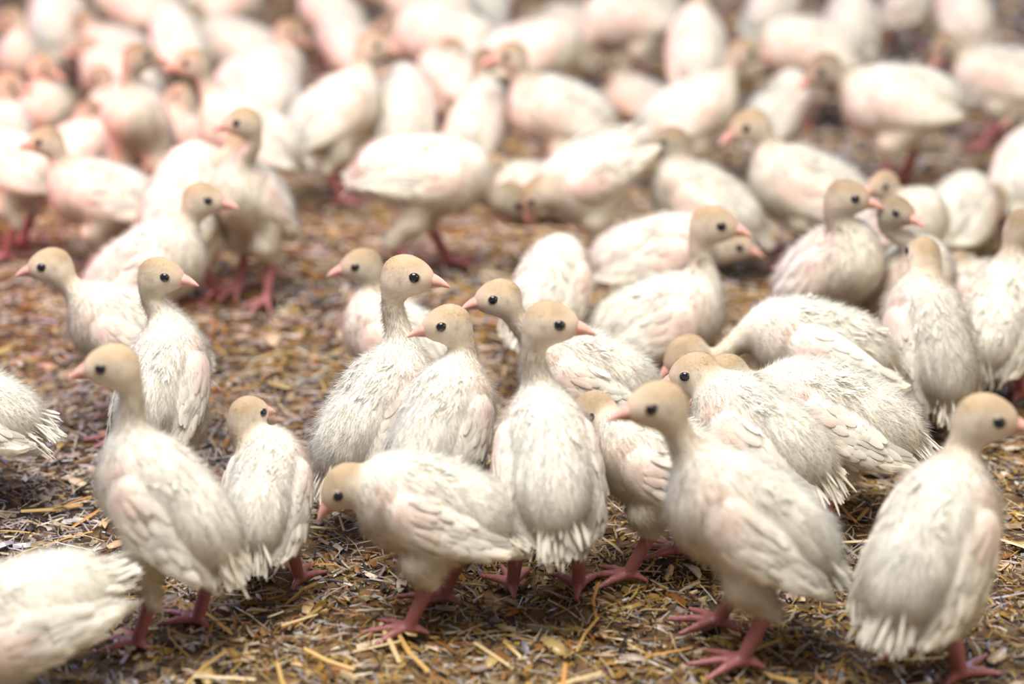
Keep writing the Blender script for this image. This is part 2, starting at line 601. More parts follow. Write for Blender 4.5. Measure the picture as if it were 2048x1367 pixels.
def build_poult(label, origin, theta, s, P, level, tint, ruffle, wing_raise, tail_drop, seed):
    r = np.random.default_rng(seed)
    cell, n_str, wd, n_cov, n_tuft, loose, lf = LEVEL[level]
    root = bpy.data.objects.new('turkey_poult', None)
    COL.objects.link(root)
    root.empty_display_size = .05
    root.location = origin
    root.rotation_euler = (0, 0, math.radians(theta))
    root.scale = (s, s, s)
    root['label'] = label
    root['category'] = 'turkey poult'
    root['group'] = 'white turkey poults on the litter'
    lo, hi = P.bounds()
    V, Q = polygonise(P.field, lo, hi, cell)
    N = grad(P.field, V)
    col = colours(P, V, tint, r.uniform(.94, 1.04) if level == 'near' else r.uniform(.58, .92))  # mid and far heads coloured darker, standing in for backlit shade
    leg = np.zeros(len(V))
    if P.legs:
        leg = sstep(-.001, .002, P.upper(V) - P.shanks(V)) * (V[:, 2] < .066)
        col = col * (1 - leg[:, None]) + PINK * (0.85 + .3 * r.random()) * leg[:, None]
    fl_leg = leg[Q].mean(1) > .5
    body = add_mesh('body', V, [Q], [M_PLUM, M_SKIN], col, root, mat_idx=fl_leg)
    # down
    skull_d, neck_d = P.skull(V), P.neck(V)
    onhead = sstep(.012, .001, skull_d)
    onneck = sstep(.016, .0, neck_d) * (1 - onhead)
    flow = np.tile(-P.a - .25 * P.n, (len(V), 1))
    seg = np.round(P.neck_param(V)[0] * 8).astype(int)
    tang = unit(P.NK[np.maximum(seg - 1, 0)] - P.NK[np.minimum(seg + 1, 8)])
    flow = flow * (1 - onneck - onhead)[:, None] + tang * onneck[:, None] + (-P.g - .3 * P.gu) * onhead[:, None]
    ln = (.0130 * (1 - onneck - onhead) + .0078 * onneck + .0044 * onhead) * lf
    hk = P.skull(V) < .001
    face = sstep(.004, .018, (V - P.H) @ P.g) * onhead
    w = (1 - leg) * (1 + .9 * onhead + .6 * onneck) * (1 - .75 * face)
    w[leg > .2] = 0
    qb = (V - P.C) @ P.RB
    uw = (.044 - qb[:, 0]) / .124
    hw = np.where(uw < .3, .028, .030 * (1 - np.clip((uw - .3) / .7, 0, 1) ** 1.7))
    under = (uw > .06) & (uw < 1) & (np.abs(qb[:, 2] - .004 + .012 * uw) < hw * .92) & (np.abs(qb[:, 1]) > .016)
    w[under] *= .12
    ln = np.where(under, ln * .6, ln)
    ti, bc = sample(V, Q, w, n_str, r)
    sp, sn, sf = mix3(V, ti, bc), unit(mix3(N, ti, bc)), mix3(flow, ti, bc)
    sl = mix3(ln[:, None], ti, bc)[:, 0] * r.uniform(.6, 1.25, n_str)
    scol = np.clip(mix3(col, ti, bc) * r.uniform(.94, 1.08, (n_str, 1)), 0, .92)
    hd = mix3(onhead[:, None], ti, bc)[:, 0]
    dark = (r.random(n_str) < .12) & (hd > .4)
    scol[dark] *= .55
    v, t, c, nn = strands(sp, sn, sf, sl, np.full(n_str, wd) * (1 - .35 * hd), scol, .62 - .22 * hd, r)
    dn = add_mesh('down', v, [t], [M_DOWN], c, body, normals=nn)
    dn['kind'] = 'stuff'
    # ragged feather tufts growing through on the back
    if n_tuft:
        k = int(n_tuft * ruffle)
        xa = .041 - (.050 + .045 * (ruffle > 1.6)) * r.random(k) ** 1.2
        yl = r.normal(0, .007, k) + np.where(r.random(k) < .5, -1, 1) * .019
        o = P.C + xa[:, None] * P.a + yl[:, None] * P.l + .12 * P.n
        tt = trace(P.torso, o, np.tile(-P.n, (k, 1)), .0, .13)
        pb = o - P.n * tt[:, None]
        nb = grad(P.torso, pb.astype(np.float32))
        dd = -P.a + nb * r.uniform(.0, .42, k)[:, None] * (0.8 + .5 * (ruffle - 1)) + r.normal(0, .26, (k, 3))
        m = 8 if level != 'far' else 2
        sc = 1.0 if level != 'far' else 1.6
        pb, nb, dd = np.repeat(pb, m, 0), np.repeat(nb, m, 0), np.repeat(unit(dd), m, 0)
        K = k * m
        v, q = blades(pb + r.normal(0, .0012, (K, 3)), dd + r.normal(0, .20, (K, 3)), nb + r.normal(0, .25, (K, 3)),
                      r.uniform(.006, .014, K) * sc, r.uniform(.0010, .0022, K) * sc, .3)
        b = add_mesh('back_feathers', v, [q], [M_FEATHER], np.tile(np.array([.87, .845, .79]) * tint, (len(v), 1)), body)
        b['kind'] = 'stuff'
    # eyes and beak
    for sg in (1, -1):
        o = (P.H + .0088 * P.g + .0028 * P.gu + sg * .05 * P.gl)[None]
        t0 = trace(P.skull, o, -sg * P.gl[None], 0, .06)[0]
        e = o[0] - sg * P.gl * t0
        ne = unit(sg * P.gl + .18 * P.g)
        eye = link_copy('eye', ME_EYE, root, frame(P.g, ne, e - ne * .0018, .0055, .0053, .0050))
        if level != 'far':
            link_copy('eyelid', ME_LID, eye, Matrix.Translation((0, 0, .36)) @ Matrix.Diagonal((.99, .97, .8, 1)))
    bb = P.H + .0220 * P.g - .0040 * P.gu
    beak = link_copy('beak', ME_BEAK, root, frame(P.g, P.gu, bb))
    link_copy('lower_beak', ME_LOWER, beak, Matrix.Identity(4))
    # wings
    nu, nv = (20, 11) if level != 'far' else (12, 7)
    U, W = np.meshgrid(np.linspace(0, 1, nu), np.linspace(-1, 1, nv), indexing='ij')
    hh = np.where(U < .3, .028 * np.sqrt(np.clip(1 - (1 - U / .3) ** 2, 0, 1)) + .002,
                  .030 * (1 - np.clip((U - .3) / .7, 0, 1) ** 1.7))
    xa = .044 - .124 * U
    zn = .004 - .012 * U + W * hh
    for sg in (1, -1):
        o = (P.C + xa.reshape(-1, 1) * P.a + zn.reshape(-1, 1) * P.n + sg * .1 * P.l).astype(np.float32)
        iso = (-.0015 + .0045 * (1 - np.abs(W) ** 3) + sstep(.05, .5, U) * sstep(.5, -.8, W) * .0100
               + sstep(.45, .9, U) * .003 - .004 * sstep(.10, .0, U)).reshape(-1).astype(np.float32)
        tmax = (.1 - (.026 - .014 * U)).reshape(-1).astype(np.float32)
        t0 = trace(P.torso, o, np.tile(-sg * P.l, (len(o), 1)), iso, tmax)
        po = o - sg * P.l * t0[:, None]
        if wing_raise:
            A = math.radians(wing_raise)
            piv = P.C + .040 * P.a + .008 * P.n
            q = (po - piv) @ P.RB
            x2 = q[:, 0] * math.cos(A) - q[:, 2] * -math.sin(A)
            z2 = -q[:, 0] * math.sin(A) + q[:, 2] * math.cos(A)
            y2 = q[:, 1] + sg * .28 * np.clip(-q[:, 0], 0, 1)
            po = piv + np.stack([x2, y2, z2], 1) @ P.RB.T
        pin = po - sg * P.l * .006
        g = np.arange(nu * nv).reshape(nu, nv)
        qo = np.stack([g[:-1, :-1], g[1:, :-1], g[1:, 1:], g[:-1, 1:]], -1).reshape(-1, 4)
        loop = np.concatenate([g[:, 0], g[-1, 1:], g[-2::-1, -1], g[0, -2:0:-1]])
        nx = np.roll(loop, -1)
        M = nu * nv
        rim = np.stack([loop, loop + M, nx + M, nx], 1)
        if sg > 0:
            faces = [qo[:, ::-1], qo + M, rim[:, ::-1]]
        else:
            faces = [qo, (qo + M)[:, ::-1], rim]
        wc = np.tile(WHITE * tint, (M, 1))
        uu, ww = U.reshape(-1), W.reshape(-1)
        kk = .30 * sstep(.2, -.8, ww) + .12 * uu
        wc = wc * (1 - kk[:, None]) + CREAM * tint * kk[:, None]
        kk = (.58 if level == 'near' else .68) * np.exp(-((uu - .18) / (.12 if level == 'near' else .22)) ** 2 - ((ww - .1) / .55) ** 2)
        wc = wc * (1 - kk[:, None]) + ROSE * kk[:, None]
        wing = add_mesh('wing', np.concatenate([po, pin]), faces, [M_PLUM], np.concatenate([wc, wc]), root)
        PG, CG = po.reshape(nu, nv, 3), wc.reshape(nu, nv, 3)
        du = np.gradient(PG, axis=0); dv = np.gradient(PG, axis=1)
        NG = unit(np.cross(dv, du)) * 1.0
        NG = np.where((NG @ P.l)[..., None] * sg < 0, -NG, NG)
        DG = unit(du)
        # soft down on the wing, then rows of small coverts
        kd = n_str // 9
        iu, iv = r.integers(0, nu - 1, kd), r.integers(0, nv - 1, kd)
        fu, fv = r.random((2, kd, 1))
        def bil(X):
            return (X[iu, iv] * (1 - fu) * (1 - fv) + X[iu + 1, iv] * fu * (1 - fv) + X[iu, iv + 1] * (1 - fu) * fv + X[iu + 1, iv + 1] * fu * fv)
        v, t, c, nn = strands(bil(PG), unit(bil(NG)), bil(DG), r.uniform(.005, .010, kd) * lf, np.full(kd, wd * 1.1),
                              np.clip(bil(CG) * r.uniform(.95, 1.07, (kd, 1)), 0, .92), np.full(kd, .13), r)
        wdn = add_mesh('wing_down', v, [t], [M_DOWN], c, wing, normals=nn)
        wdn['kind'] = 'stuff'
        if n_cov:
            kd = n_cov
            iu, iv = r.integers(int(nu * .22), nu - 3, kd), r.integers(1, nv - 2, kd)
            fu, fv = r.random((2, kd, 1))
            pb, nb, db, cb = bil(PG), unit(bil(NG)), bil(DG), bil(CG)
            v, q = blades(pb + nb * .0008, db + nb * r.uniform(-.02, .09, (kd, 1)) + r.normal(0, .07, (kd, 3)), nb,
                          r.uniform(.016, .026, kd), r.uniform(.006, .009, kd), .05, .10)
            cv = add_mesh('covert_feathers', v, [q], [M_FEATHER], np.repeat(cb * r.uniform(.97, 1.06, (kd, 1)), 15, 0), wing)
            cv['kind'] = 'stuff'
        if loose:
            for i in range(7):
                vv = int(round((.10 + .105 * i) * (nv - 1)))
                b0 = PG[int(nu * (.50 + .02 * (i % 3))), vv]; nb = NG[int(nu * .55), vv]
                tgt = PG[-1, nv // 2] + (-P.a) * .016 + (i - 3) * .0026 * P.n
                dr = tgt - b0
                L = float(np.linalg.norm(dr)) * (1.0 - .06 * abs(i - 1))
                link_copy('flight_feather', ME_FEATHER, wing, frame(dr, nb, b0 + nb * (.0012 + .0007 * i), L, .040, .022))
    # tail
    td = math.radians(tail_drop)
    ta = -math.cos(td) * P.a - math.sin(td) * P.n
    tn = unit(P.n * math.cos(td) - P.a * math.sin(td))
    tb = P.C - .066 * P.a + .004 * P.n
    k = 110 if level != 'far' else 24
    an = r.uniform(-.34, .34, k)
    dd = np.cos(an)[:, None] * ta + np.sin(an)[:, None] * P.l + r.normal(0, .12, (k, 3))
    pb = tb + np.sin(an)[:, None] * P.l * .030 + r.normal(0, .006, (k, 3))
    v, q = blades(pb, dd, tn + r.normal(0, .2, (k, 3)), r.uniform(.014, .033, k), r.uniform(.0018, .0042, k), .1)
    tail = add_mesh('tail', v, [q], [M_FEATHER], np.tile((WHITE * .8 + CREAM * .2) * tint, (len(v), 1)), root)
    for i in range(9 if level != 'far' else 5):
        A = (i - (4 if level != 'far' else 2)) * (.058 if level != 'far' else .11)
        dr = math.cos(A) * ta + math.sin(A) * P.l + r.normal(0, .03, 3)
        link_copy('tail_feather', ME_FEATHER, tail, frame(dr, tn, tb + math.sin(A) * P.l * .035 + tn * .001 * (i % 3),
                                                         (.038 - .010 * abs(A)) * r.uniform(.85, 1.05), .036, .03))
    return root


# ------------------------------------------------------------------ the floor of the barn
def height_noise(x, y):
    return (.0045 * np.sin(x * 9.1 + 1.2 * np.sin(y * 5.3)) * np.sin(y * 7.7 + .6) + .0022 * np.sin(x * 31 + y * 17) * np.sin(y * 27 - x * 11)
            + .0012 * np.sin(x * 83 + 2 * np.sin(y * 41)) * np.sin(y * 71)) - .004


def floor_material():
    m, nt, p, out = new_mat('trodden_litter_bed')
    N, L = nt.nodes.new, nt.links.new
    tc = N('ShaderNodeTexCoord')
    n1 = N('ShaderNodeTexNoise'); n1.inputs['Scale'].default_value = 2.6; n1.inputs['Detail'].default_value = 4
    n2 = N('ShaderNodeTexNoise'); n2.inputs['Scale'].default_value = 55; n2.inputs['Detail'].default_value = 6
    for n in (n1, n2):
        L(tc.outputs['Object'], n.inputs['Vector'])
    r1 = N('ShaderNodeValToRGB')
    e = r1.color_ramp.elements
    e[0].position, e[0].color = .34, (.050, .034, .026, 1)
    e[1].position, e[1].color = .68, (.26, .165, .060, 1)
    x = e.new(.50); x.color = (.15, .085, .040, 1)
    L(n1.outputs['Fac'], r1.inputs['Fac'])
    r2 = N('ShaderNodeValToRGB')
    e = r2.color_ramp.elements
    e[0].position, e[0].color = .36, (.30, .28, .27, 1)
    e[1].position, e[1].color = .66, (1.2, 1.15, 1.1, 1)
    L(n2.outputs['Fac'], r2.inputs['Fac'])
    mx = N('ShaderNodeMix'); mx.data_type = 'RGBA'; mx.blend_type = 'MULTIPLY'; mx.inputs['Factor'].default_value = 1
    L(r1.outputs['Color'], mx.inputs['A']); L(r2.outputs['Color'], mx.inputs['B'])
    L(mx.outputs['Result'], p.inputs['Base Color'])
    bp = N('ShaderNodeBump'); bp.inputs['Strength'].default_value = .8; bp.inputs['Distance'].default_value = .004
    L(n2.outputs['Fac'], bp.inputs['Height']); L(bp.outputs['Normal'], p.inputs['Normal'])
    p.inputs['Roughness'].default_value = .8
    return m


def litter_material():
    m, nt, p, out = new_mat('straw_and_wood_shaving')
    N, L = nt.nodes.new, nt.links.new
    at = N('ShaderNodeAttribute'); at.attribute_name = 'col'
    tc = N('ShaderNodeTexCoord')
    nz = N('ShaderNodeTexNoise'); nz.inputs['Scale'].default_value = 160; nz.inputs['Detail'].default_value = 3
    L(tc.outputs['Object'], nz.inputs['Vector'])
    rp = N('ShaderNodeMapRange')
    rp.inputs['From Min'].default_value = .3; rp.inputs['From Max'].default_value = .7
    rp.inputs['To Min'].default_value = .68; rp.inputs['To Max'].default_value = 1.12
    L(nz.outputs['Fac'], rp.inputs['Value'])
    mx = N('ShaderNodeVectorMath'); mx.operation = 'SCALE'
    L(at.outputs['Color'], mx.inputs[0]); L(rp.outputs['Result'], mx.inputs['Scale'])
    L(mx.outputs['Vector'], p.inputs['Base Color'])
    p.inputs['Roughness'].default_value = .33
    p.inputs['Specular IOR Level'].default_value = .55
    return m


M_FLOOR, M_LITTER = floor_material(), litter_material()
gx, gy = np.meshgrid(np.concatenate([np.linspace(-5, -1.6, 12), np.linspace(-1.5, 1.5, 190), np.linspace(1.6, 5, 12)]),
                     np.concatenate([np.linspace(-1.5, 1.0, 10), np.linspace(1.05, 3.2, 150), np.linspace(3.25, 9, 40)]), indexing='ij')
g = np.arange(gx.size).reshape(gx.shape)
floor = add_mesh('floor', np.stack([gx, gy, height_noise(gx, gy)], -1).reshape(-1, 3),
                 [np.stack([g[:-1, :-1], g[1:, :-1], g[1:, 1:], g[:-1, 1:]], -1).reshape(-1, 4)], [M_FLOOR])
floor['kind'] = 'structure'
floor['label'] = 'brown trodden litter floor of the barn'
floor['category'] = 'floor'

LITTER_TONES = np.array([(.52, .33, .085), (.40, .225, .050), (.55, .42, .25), (.66, .55, .42), (.47, .355, .335), (.41, .385, .45),
                         (.14, .085, .045), (.045, .033, .032), (.42, .17, .05), (.33, .26, .15)])
W_GOLD = np.array([.20, .18, .14, .08, .05, .04, .11, .11, .04, .05])
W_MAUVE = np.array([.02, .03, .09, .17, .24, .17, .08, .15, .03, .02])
W_LAMP_RED = np.array([.10, .16, .12, .10, .09, .05, .14, .08, .14, .02])
W_PALE = np.array([.10, .07, .20, .24, .12, .10, .06, .06, .01, .04])


def litter_tone(x, y, r):
    """golden straw to the right and along the front, grey-mauve shavings to the left, reddish patches painted in for heat-lamp light, pale dry middle"""
    K = len(x)
    front = sstep(1.52, 1.40, y + .03 * np.sin(x * 9)) * sstep(-.42, -.18, x)
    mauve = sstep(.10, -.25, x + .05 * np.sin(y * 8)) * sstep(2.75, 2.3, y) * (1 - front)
    lamp_red = np.zeros(K)  # red heat-lamp light, painted into the litter colour as round patches
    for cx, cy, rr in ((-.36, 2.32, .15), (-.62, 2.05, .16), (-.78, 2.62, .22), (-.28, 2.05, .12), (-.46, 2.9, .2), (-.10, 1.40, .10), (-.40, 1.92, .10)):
        lamp_red = np.maximum(lamp_red, np.exp(-((x - cx) ** 2 + (y - cy) ** 2) / rr ** 2))
    pale = sstep(1.85, 2.2, y) * (.85 - .35 * mauve)
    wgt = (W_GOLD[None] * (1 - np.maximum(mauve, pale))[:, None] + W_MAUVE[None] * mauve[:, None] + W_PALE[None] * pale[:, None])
    wgt = wgt * (1 - lamp_red)[:, None] + W_LAMP_RED[None] * lamp_red[:, None] * 1.2
    wgt = wgt / wgt.sum(1, keepdims=True)
    u = r.random((K, 1))
    gain = .82 + .36 * pale * (1 - lamp_red)
    pick = np.minimum((np.cumsum(wgt, 1) < u).sum(1), 9)
    return np.clip(LITTER_TONES[pick] * r.uniform(.6, 1.12, (K, 1)) * gain[:, None], 0, .8)


def straws(K, x, y, L, w, zlift, r):
    an = r.uniform(0, 2 * np.pi, K)
    tilt = r.normal(0, .13, K)
    d = np.stack([np.cos(an) * np.cos(tilt), np.sin(an) * np.cos(tilt), np.sin(tilt)], 1)
    z = height_noise(x, y) + zlift + np.abs(np.sin(tilt)) * L * .42
    c = np.stack([x, y, z], 1)
    nrm = np.stack([r.normal(0, .3, K), r.normal(0, .3, K), np.ones(K)], 1)
    nrm = unit(nrm - d * (nrm * d).sum(1, keepdims=True))
    sd = np.cross(d, nrm)
    bend = r.normal(0, .06, K) * L
    V = np.zeros((K, 3, 3, 3))
    for i, t in enumerate((-.5, 0, .5)):
        q = c + d * (L * t)[:, None] + (sd * bend[:, None] + nrm * (np.abs(bend) * .4)[:, None]) * (1 - 4 * t * t)
        ww = w * (1 if t == 0 else r.uniform(.6, 1.0, K))
        V[:, i, 0] = q - sd * (ww * .5)[:, None] - nrm * (w * .22)[:, None]
        V[:, i, 1] = q + nrm * (w * .18)[:, None]
        V[:, i, 2] = q + sd * (ww * .5)[:, None] - nrm * (w * .22)[:, None]
    q = np.array([(i * 3 + j, i * 3 + j + 1, i * 3 + j + 4, i * 3 + j + 3) for i in (0, 1) for j in (0, 1)])
    return V.reshape(-1, 3), (np.arange(K)[:, None, None] * 9 + q[None]).reshape(-1, 4)


r = np.random.default_rng(11)
vs, fs, cs, base = [], [], [], 0
for K, y0, y1, half, Lr, wr, zz in ((27000, 1.05, 1.95, .80, (.008, .040), (.0008, .0027), .007), (9000, 1.05, 1.95, .80, (.003, .012), (.002, .006), .004),
                                    (4800, 1.05, 1.95, .80, (.010, .028), (.0035, .009), .006), (1500, 1.95, 3.0, 1.1, (.012, .030), (.005, .011), .006),
                                    (24000, 1.95, 3.0, 1.1, (.012, .045), (.0018, .0050), .006), (12000, 3.0, 6.5, 2.2, (.03, .08), (.005, .012), .006)):
    y = r.uniform(y0, y1, K); x = r.uniform(-half, half, K)
    Lq = r.uniform(*Lr, K) * r.uniform(.6, 1, K); wq = r.uniform(*wr, K)
    v, f = straws(K, x, y, Lq, wq, r.uniform(-.002, zz, K), r)
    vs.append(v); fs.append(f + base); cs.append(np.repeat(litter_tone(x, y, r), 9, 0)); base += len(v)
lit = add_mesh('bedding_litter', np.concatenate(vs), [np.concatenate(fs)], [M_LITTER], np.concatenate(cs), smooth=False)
lit['kind'] = 'stuff'
lit['label'] = 'straw and wood shavings strewn over the barn floor'
lit['category'] = 'litter'

# larger flat wood flakes and long straws that can be told apart in front: one object each
flake_meshes = []
for i in range(10):
    k = 9
    ang = np.linspace(0, 2 * np.pi, k, endpoint=False) + r.normal(0, .16, k)
    rad = r.uniform(.75, 1.15, k)
    el = r.uniform(.22, .55)
    pt = np.stack([np.cos(ang) * rad, np.sin(ang) * rad * el], 1)
    zc = .10 * np.sin(pt[:, 0] * 2.2 + i) + .12 * pt[:, 1] ** 2
    top = np.concatenate([[[0, 0, .05 * math.sin(i)]], np.column_stack([pt, zc])])
    v = np.concatenate([top + [0, 0, .035], top - [0, 0, .035]])
    a_ = np.arange(k); b_ = (a_ + 1) % k
    tri = np.concatenate([np.stack([np.zeros(k, int), a_ + 1, b_ + 1], 1), np.stack([np.full(k, k + 1), b_ + k + 2, a_ + k + 2], 1)])
    rim = np.stack([a_ + 1, a_ + k + 2, b_ + k + 2, b_ + 1], 1)
    tone = np.array([(.62, .47, .31), (.56, .40, .20), (.50, .40, .36), (.60, .38, .24), (.42, .30, .12)][i % 5])
    flake_meshes.append(shared_mesh('wood_flake', v, [tri, rim], M_LITTER, np.tile(tone, (len(v), 1))))
for i in range(240):
    x, y = r.uniform(-.62, .62), 1.17 + 1.25 * r.random() ** 1.3
    sz = r.uniform(.006, .019)
    o = bpy.data.objects.new('wood_flake', flake_meshes[i % 10])
    COL.objects.link(o)
    z = float(height_noise(np.array(x), np.array(y))) + .0065
    o.matrix_basis = Matrix.Translation((x, y, z)) @ Matrix.Rotation(r.uniform(0, 6.28), 4, 'Z') @ Matrix.Rotation(r.normal(0, .22), 4, 'X') @ Matrix.Diagonal((sz, sz, sz, 1))
    o['label'] = 'flat pale wood flake lying loose in the litter'
    o['category'] = 'wood flake'
    o['group'] = 'wood flakes in the litter'
straw_meshes = []
for i in range(6):
    v, f = straws(1, np.zeros(1), np.zeros(1), np.ones(1), np.full(1, .075), 0., r)
    v = v - v.mean(0)
    straw_meshes.append(shared_mesh('straw', v, [f], M_LITTER, np.tile([(.52, .33, .11), (.58, .44, .24), (.50, .24, .07)][i % 3], (len(v), 1))))
for i in range(110):
    x, y = r.uniform(-.62, .62), 1.17 + .8 * r.random() ** 1.2
    sz = r.uniform(.035, .065)
    o = bpy.data.objects.new('straw', straw_meshes[i % 6])
    COL.objects.link(o)
    z = float(height_noise(np.array(x), np.array(y))) + .0085
    o.matrix_basis = Matrix.Translation((x, y, z)) @ Matrix.Rotation(r.uniform(0, 6.28), 4, 'Z') @ Matrix.Diagonal((sz, sz, sz, 1))
    o['label'] = 'long golden straw stalk lying on top of the litter'
    o['category'] = 'straw'
    o['group'] = 'long straws on the litter'


# ------------------------------------------------------------------ the poults
COUNT = [0]


def bird(label, body, th, head=None, gaze=None, phi=25, s=1.0, h=.116, hd=.066, gp=-6, sit=False, hl=None, fat=1.0, stride=0.0,
         tint=1.0, ruffle=1.0, wing=0, tail=12, spread=.030):
    COUNT[0] += 1
    s *= .97
    if sit:
        h = min(h, .066)
    else:
        h += .013
        s *= .965
    C = at_height(body[0], body[1], h * s)
    T = math.radians(th)
    fw, lf = np.array([math.cos(T), math.sin(T), 0]), np.array([-math.sin(T), math.cos(T), 0])
    org = np.array([C[0], C[1], 0.])
    if head is not None:
        Hw = at_depth_y(head[0], head[1], C[1] + hd * s * math.sin(T))
        d = (Hw - org) / s
        Hl = np.array([d @ fw, d @ lf, d[2]])
    else:
        ph = math.radians(phi)
        Hl = np.array([hl[0], hl[1], h + hl[2]])
    gz = (gaze if gaze is not None else th) - th
    fx = .006 + .10 * math.sin(math.radians(phi)) * .10
    feet = [(fx + stride, spread), (fx - stride, -spread)]
    P = Poult(h, phi, Hl, gz, gp, sit, feet, fat)
    while head is not None and body[1] < 660 and P.neck_len < .046 and h > (.052 if sit else .092):
        h -= .005
        P = Poult(h, phi, Hl, gz, gp, sit, feet, fat)
    zc = C[1] * CP + (CAM_H - C[2]) * SP
    level = 'near' if zc < 1.98 else ('mid' if zc < 2.45 else 'far')
    build_poult(label, org, th, s, P, level, np.array([1, 1, 1]) * tint, ruffle, wing, tail, 100 + COUNT[0])


# ---- front row
bird('poult in front beside the smaller poult seen from behind, upright, beak pointing left', (335, 1000), 152, (228, 728), 182, phi=36, s=1.0, h=.132, hd=.055, stride=.012, tail=18)
bird('small poult seen from behind with only one eye at the edge of its tan head', (530, 985), 84, (494, 826), 52, phi=27, s=.90, h=.102, hd=.05, tail=25)
bird('poult bending down to peck in front, head low and level with its breast', (866, 1012), 174, (690, 968), 192, phi=14, s=1.0, h=.106, hd=.08, gp=-42, stride=.012, tail=8, ruffle=1.3)
bird('poult at the centre seen squarely from behind, head turned to show a right-facing profile', (1096, 925), 96, (1097, 642), 2, phi=29, s=1.05, h=.124, hd=.05, stride=.004, tail=20)
bird('poult touching the centre bird, back to us, head turned with beak to the left', (882, 850), 62, (898, 645), 186, phi=35, s=.98, h=.134, hd=.05, ruffle=1.3)
bird('tall-necked poult with a bristly beak base, looking right over its neighbours', (752, 825), 48, (810, 548), 2, phi=35, s=1.08, h=.100, hd=.055, ruffle=1.5)
bird('poult looking left from behind the centre pair, beak slightly open, body mostly hidden', (1175, 745), 172, (1000, 592), 186, phi=18, s=1.0, h=.112, hd=.075)
bird('poult in front of the resting group with left-facing profile and full pink legs', (1500, 1035), 170, (1318, 806), 186, phi=30, s=1.08, h=.112, hd=.07, stride=-.012, tail=10)
bird('poult cut by the frame edge, upright, beak pointing out to the right', (1862, 1085), 52, (1968, 832), -4, phi=36, s=1.10, h=.108, hd=.05, tail=22)
bird('poult crouched behind the front left-facing bird, one pink leg stretched forward', (1330, 925), 168, None, 200, phi=16, s=1.0, h=.104, hl=(.075, -.02, .040), gp=-20, stride=.02)
bird('resting poult whose tan head is turned away with one eye showing over its back', (1520, 865), 146, (1392, 742), 168, phi=22, s=1.03, h=.114, hd=.07, gp=-18, ruffle=1.5, tail=20)
bird('poult leaning left with a soiled wing, head hidden behind the turned-away tan head', (1680, 830), 162, (1448, 748), 190, phi=16, s=1.10, h=.090, hd=.075, gp=-30, ruffle=1.5, tail=18)
bird('ruffled poult with half-opened wing feathers and its neck stretched low to the left', (1640, 690), 176, (1372, 705), 190, phi=14, s=1.06, h=.104, hd=.1, gp=-36, ruffle=2.6, wing=5, tail=35)
bird('blurred poult lying in the near corner with its tail raised towards the middle', (38, 1235), 200, None, 200, phi=-14, s=1.05, h=.075, sit=True, hl=(.085, .0, .03), tail=-8, ruffle=1.3)
bird('poult showing only its rear at the edge beside the front upright bird', (-62, 815), 172, None, 180, phi=14, s=1.0, h=.095, hl=(.085, 0, .04), tail=10)
# ---- second row, left
bird('poult behind the front upright bird, speckled head in right-facing profile', (322, 765), 74, (318, 548), 0, phi=38, s=.98, h=.116, hd=.05)
bird('poult with a long s-curved neck, beak pointing left near the edge', (262, 660), 176, (104, 528), 184, phi=24, s=1.0, h=.112, hd=.09)
bird('poult with outstretched white neck behind the two profile heads, looking right', (292, 535), 10, (404, 396), 2, phi=30, s=1.05, h=.112, hd=.085)
bird('poult facing us on thin pink legs beside a lamp-reddened patch, rosy head turned left', (506, 400), 240, (488, 242), 184, phi=44, s=1.0, h=.125, hd=.045, stride=.008)
bird('broad poult seen from behind, head lost behind the rosy-headed bird', (366, 395), 70, None, 90, phi=32, s=1.1, h=.118, hl=(.075, -.04, .05))
bird('tall rosy-necked poult with large dark eye, beak to the left above the flock', (500, 265), 176, (386, 124), 184, phi=26, s=1.08, h=.120, hd=.085)
bird('side-on walking poult with red beak, head to the left, long bare legs', (202, 372), 184, (94, 280), 184, phi=14, s=1.0, h=.122, hd=.08, stride=.016)
bird('poult cut by the edge beside the red-beaked walking bird, one dark leg in view', (22, 325), 170, None, 180, phi=16, s=1.05, h=.122, hl=(.095, 0, .06))
bird('poult with rosy head at the edge looking right, neck cut by the frame', (-25, 240), 20, (16, 168), -2, phi=30, s=1.0, h=.112, hd=.07)
bird('poult with arched rosy neck whose beak dips right next to the edge bird', (84, 215), -50, (88, 130), -14, phi=44, s=1.0, h=.085, hd=.04, gp=-24)
bird('poult with bowed copper-coloured neck behind the red-beaked walking bird', (148, 270), 20, (182, 222), -10, phi=22, s=.95, h=.104, hd=.06, gp=-32)
bird('upright poult facing us with flushed pink breast, head turned away to the right', (278, 238), 262, (278, 112), 20, phi=46, s=1.08, h=.130, hd=.035)
bird('poult peeping left between the flushed upright bird and the tall rosy neck', (385, 258), 200, (362, 190), 186, phi=36, s=.98, h=.080, hd=.05)
bird('poult with tan head in left-facing profile above the flushed upright bird', (238, 136), 168, (170, 96), 184, phi=22, s=1.02, h=.094, hd=.07)
bird('rosy-headed poult crouched between two upright birds near the far left', (250, 205), 176, (202, 150), 188, phi=20, s=.9, h=.100, hd=.055, gp=-14)
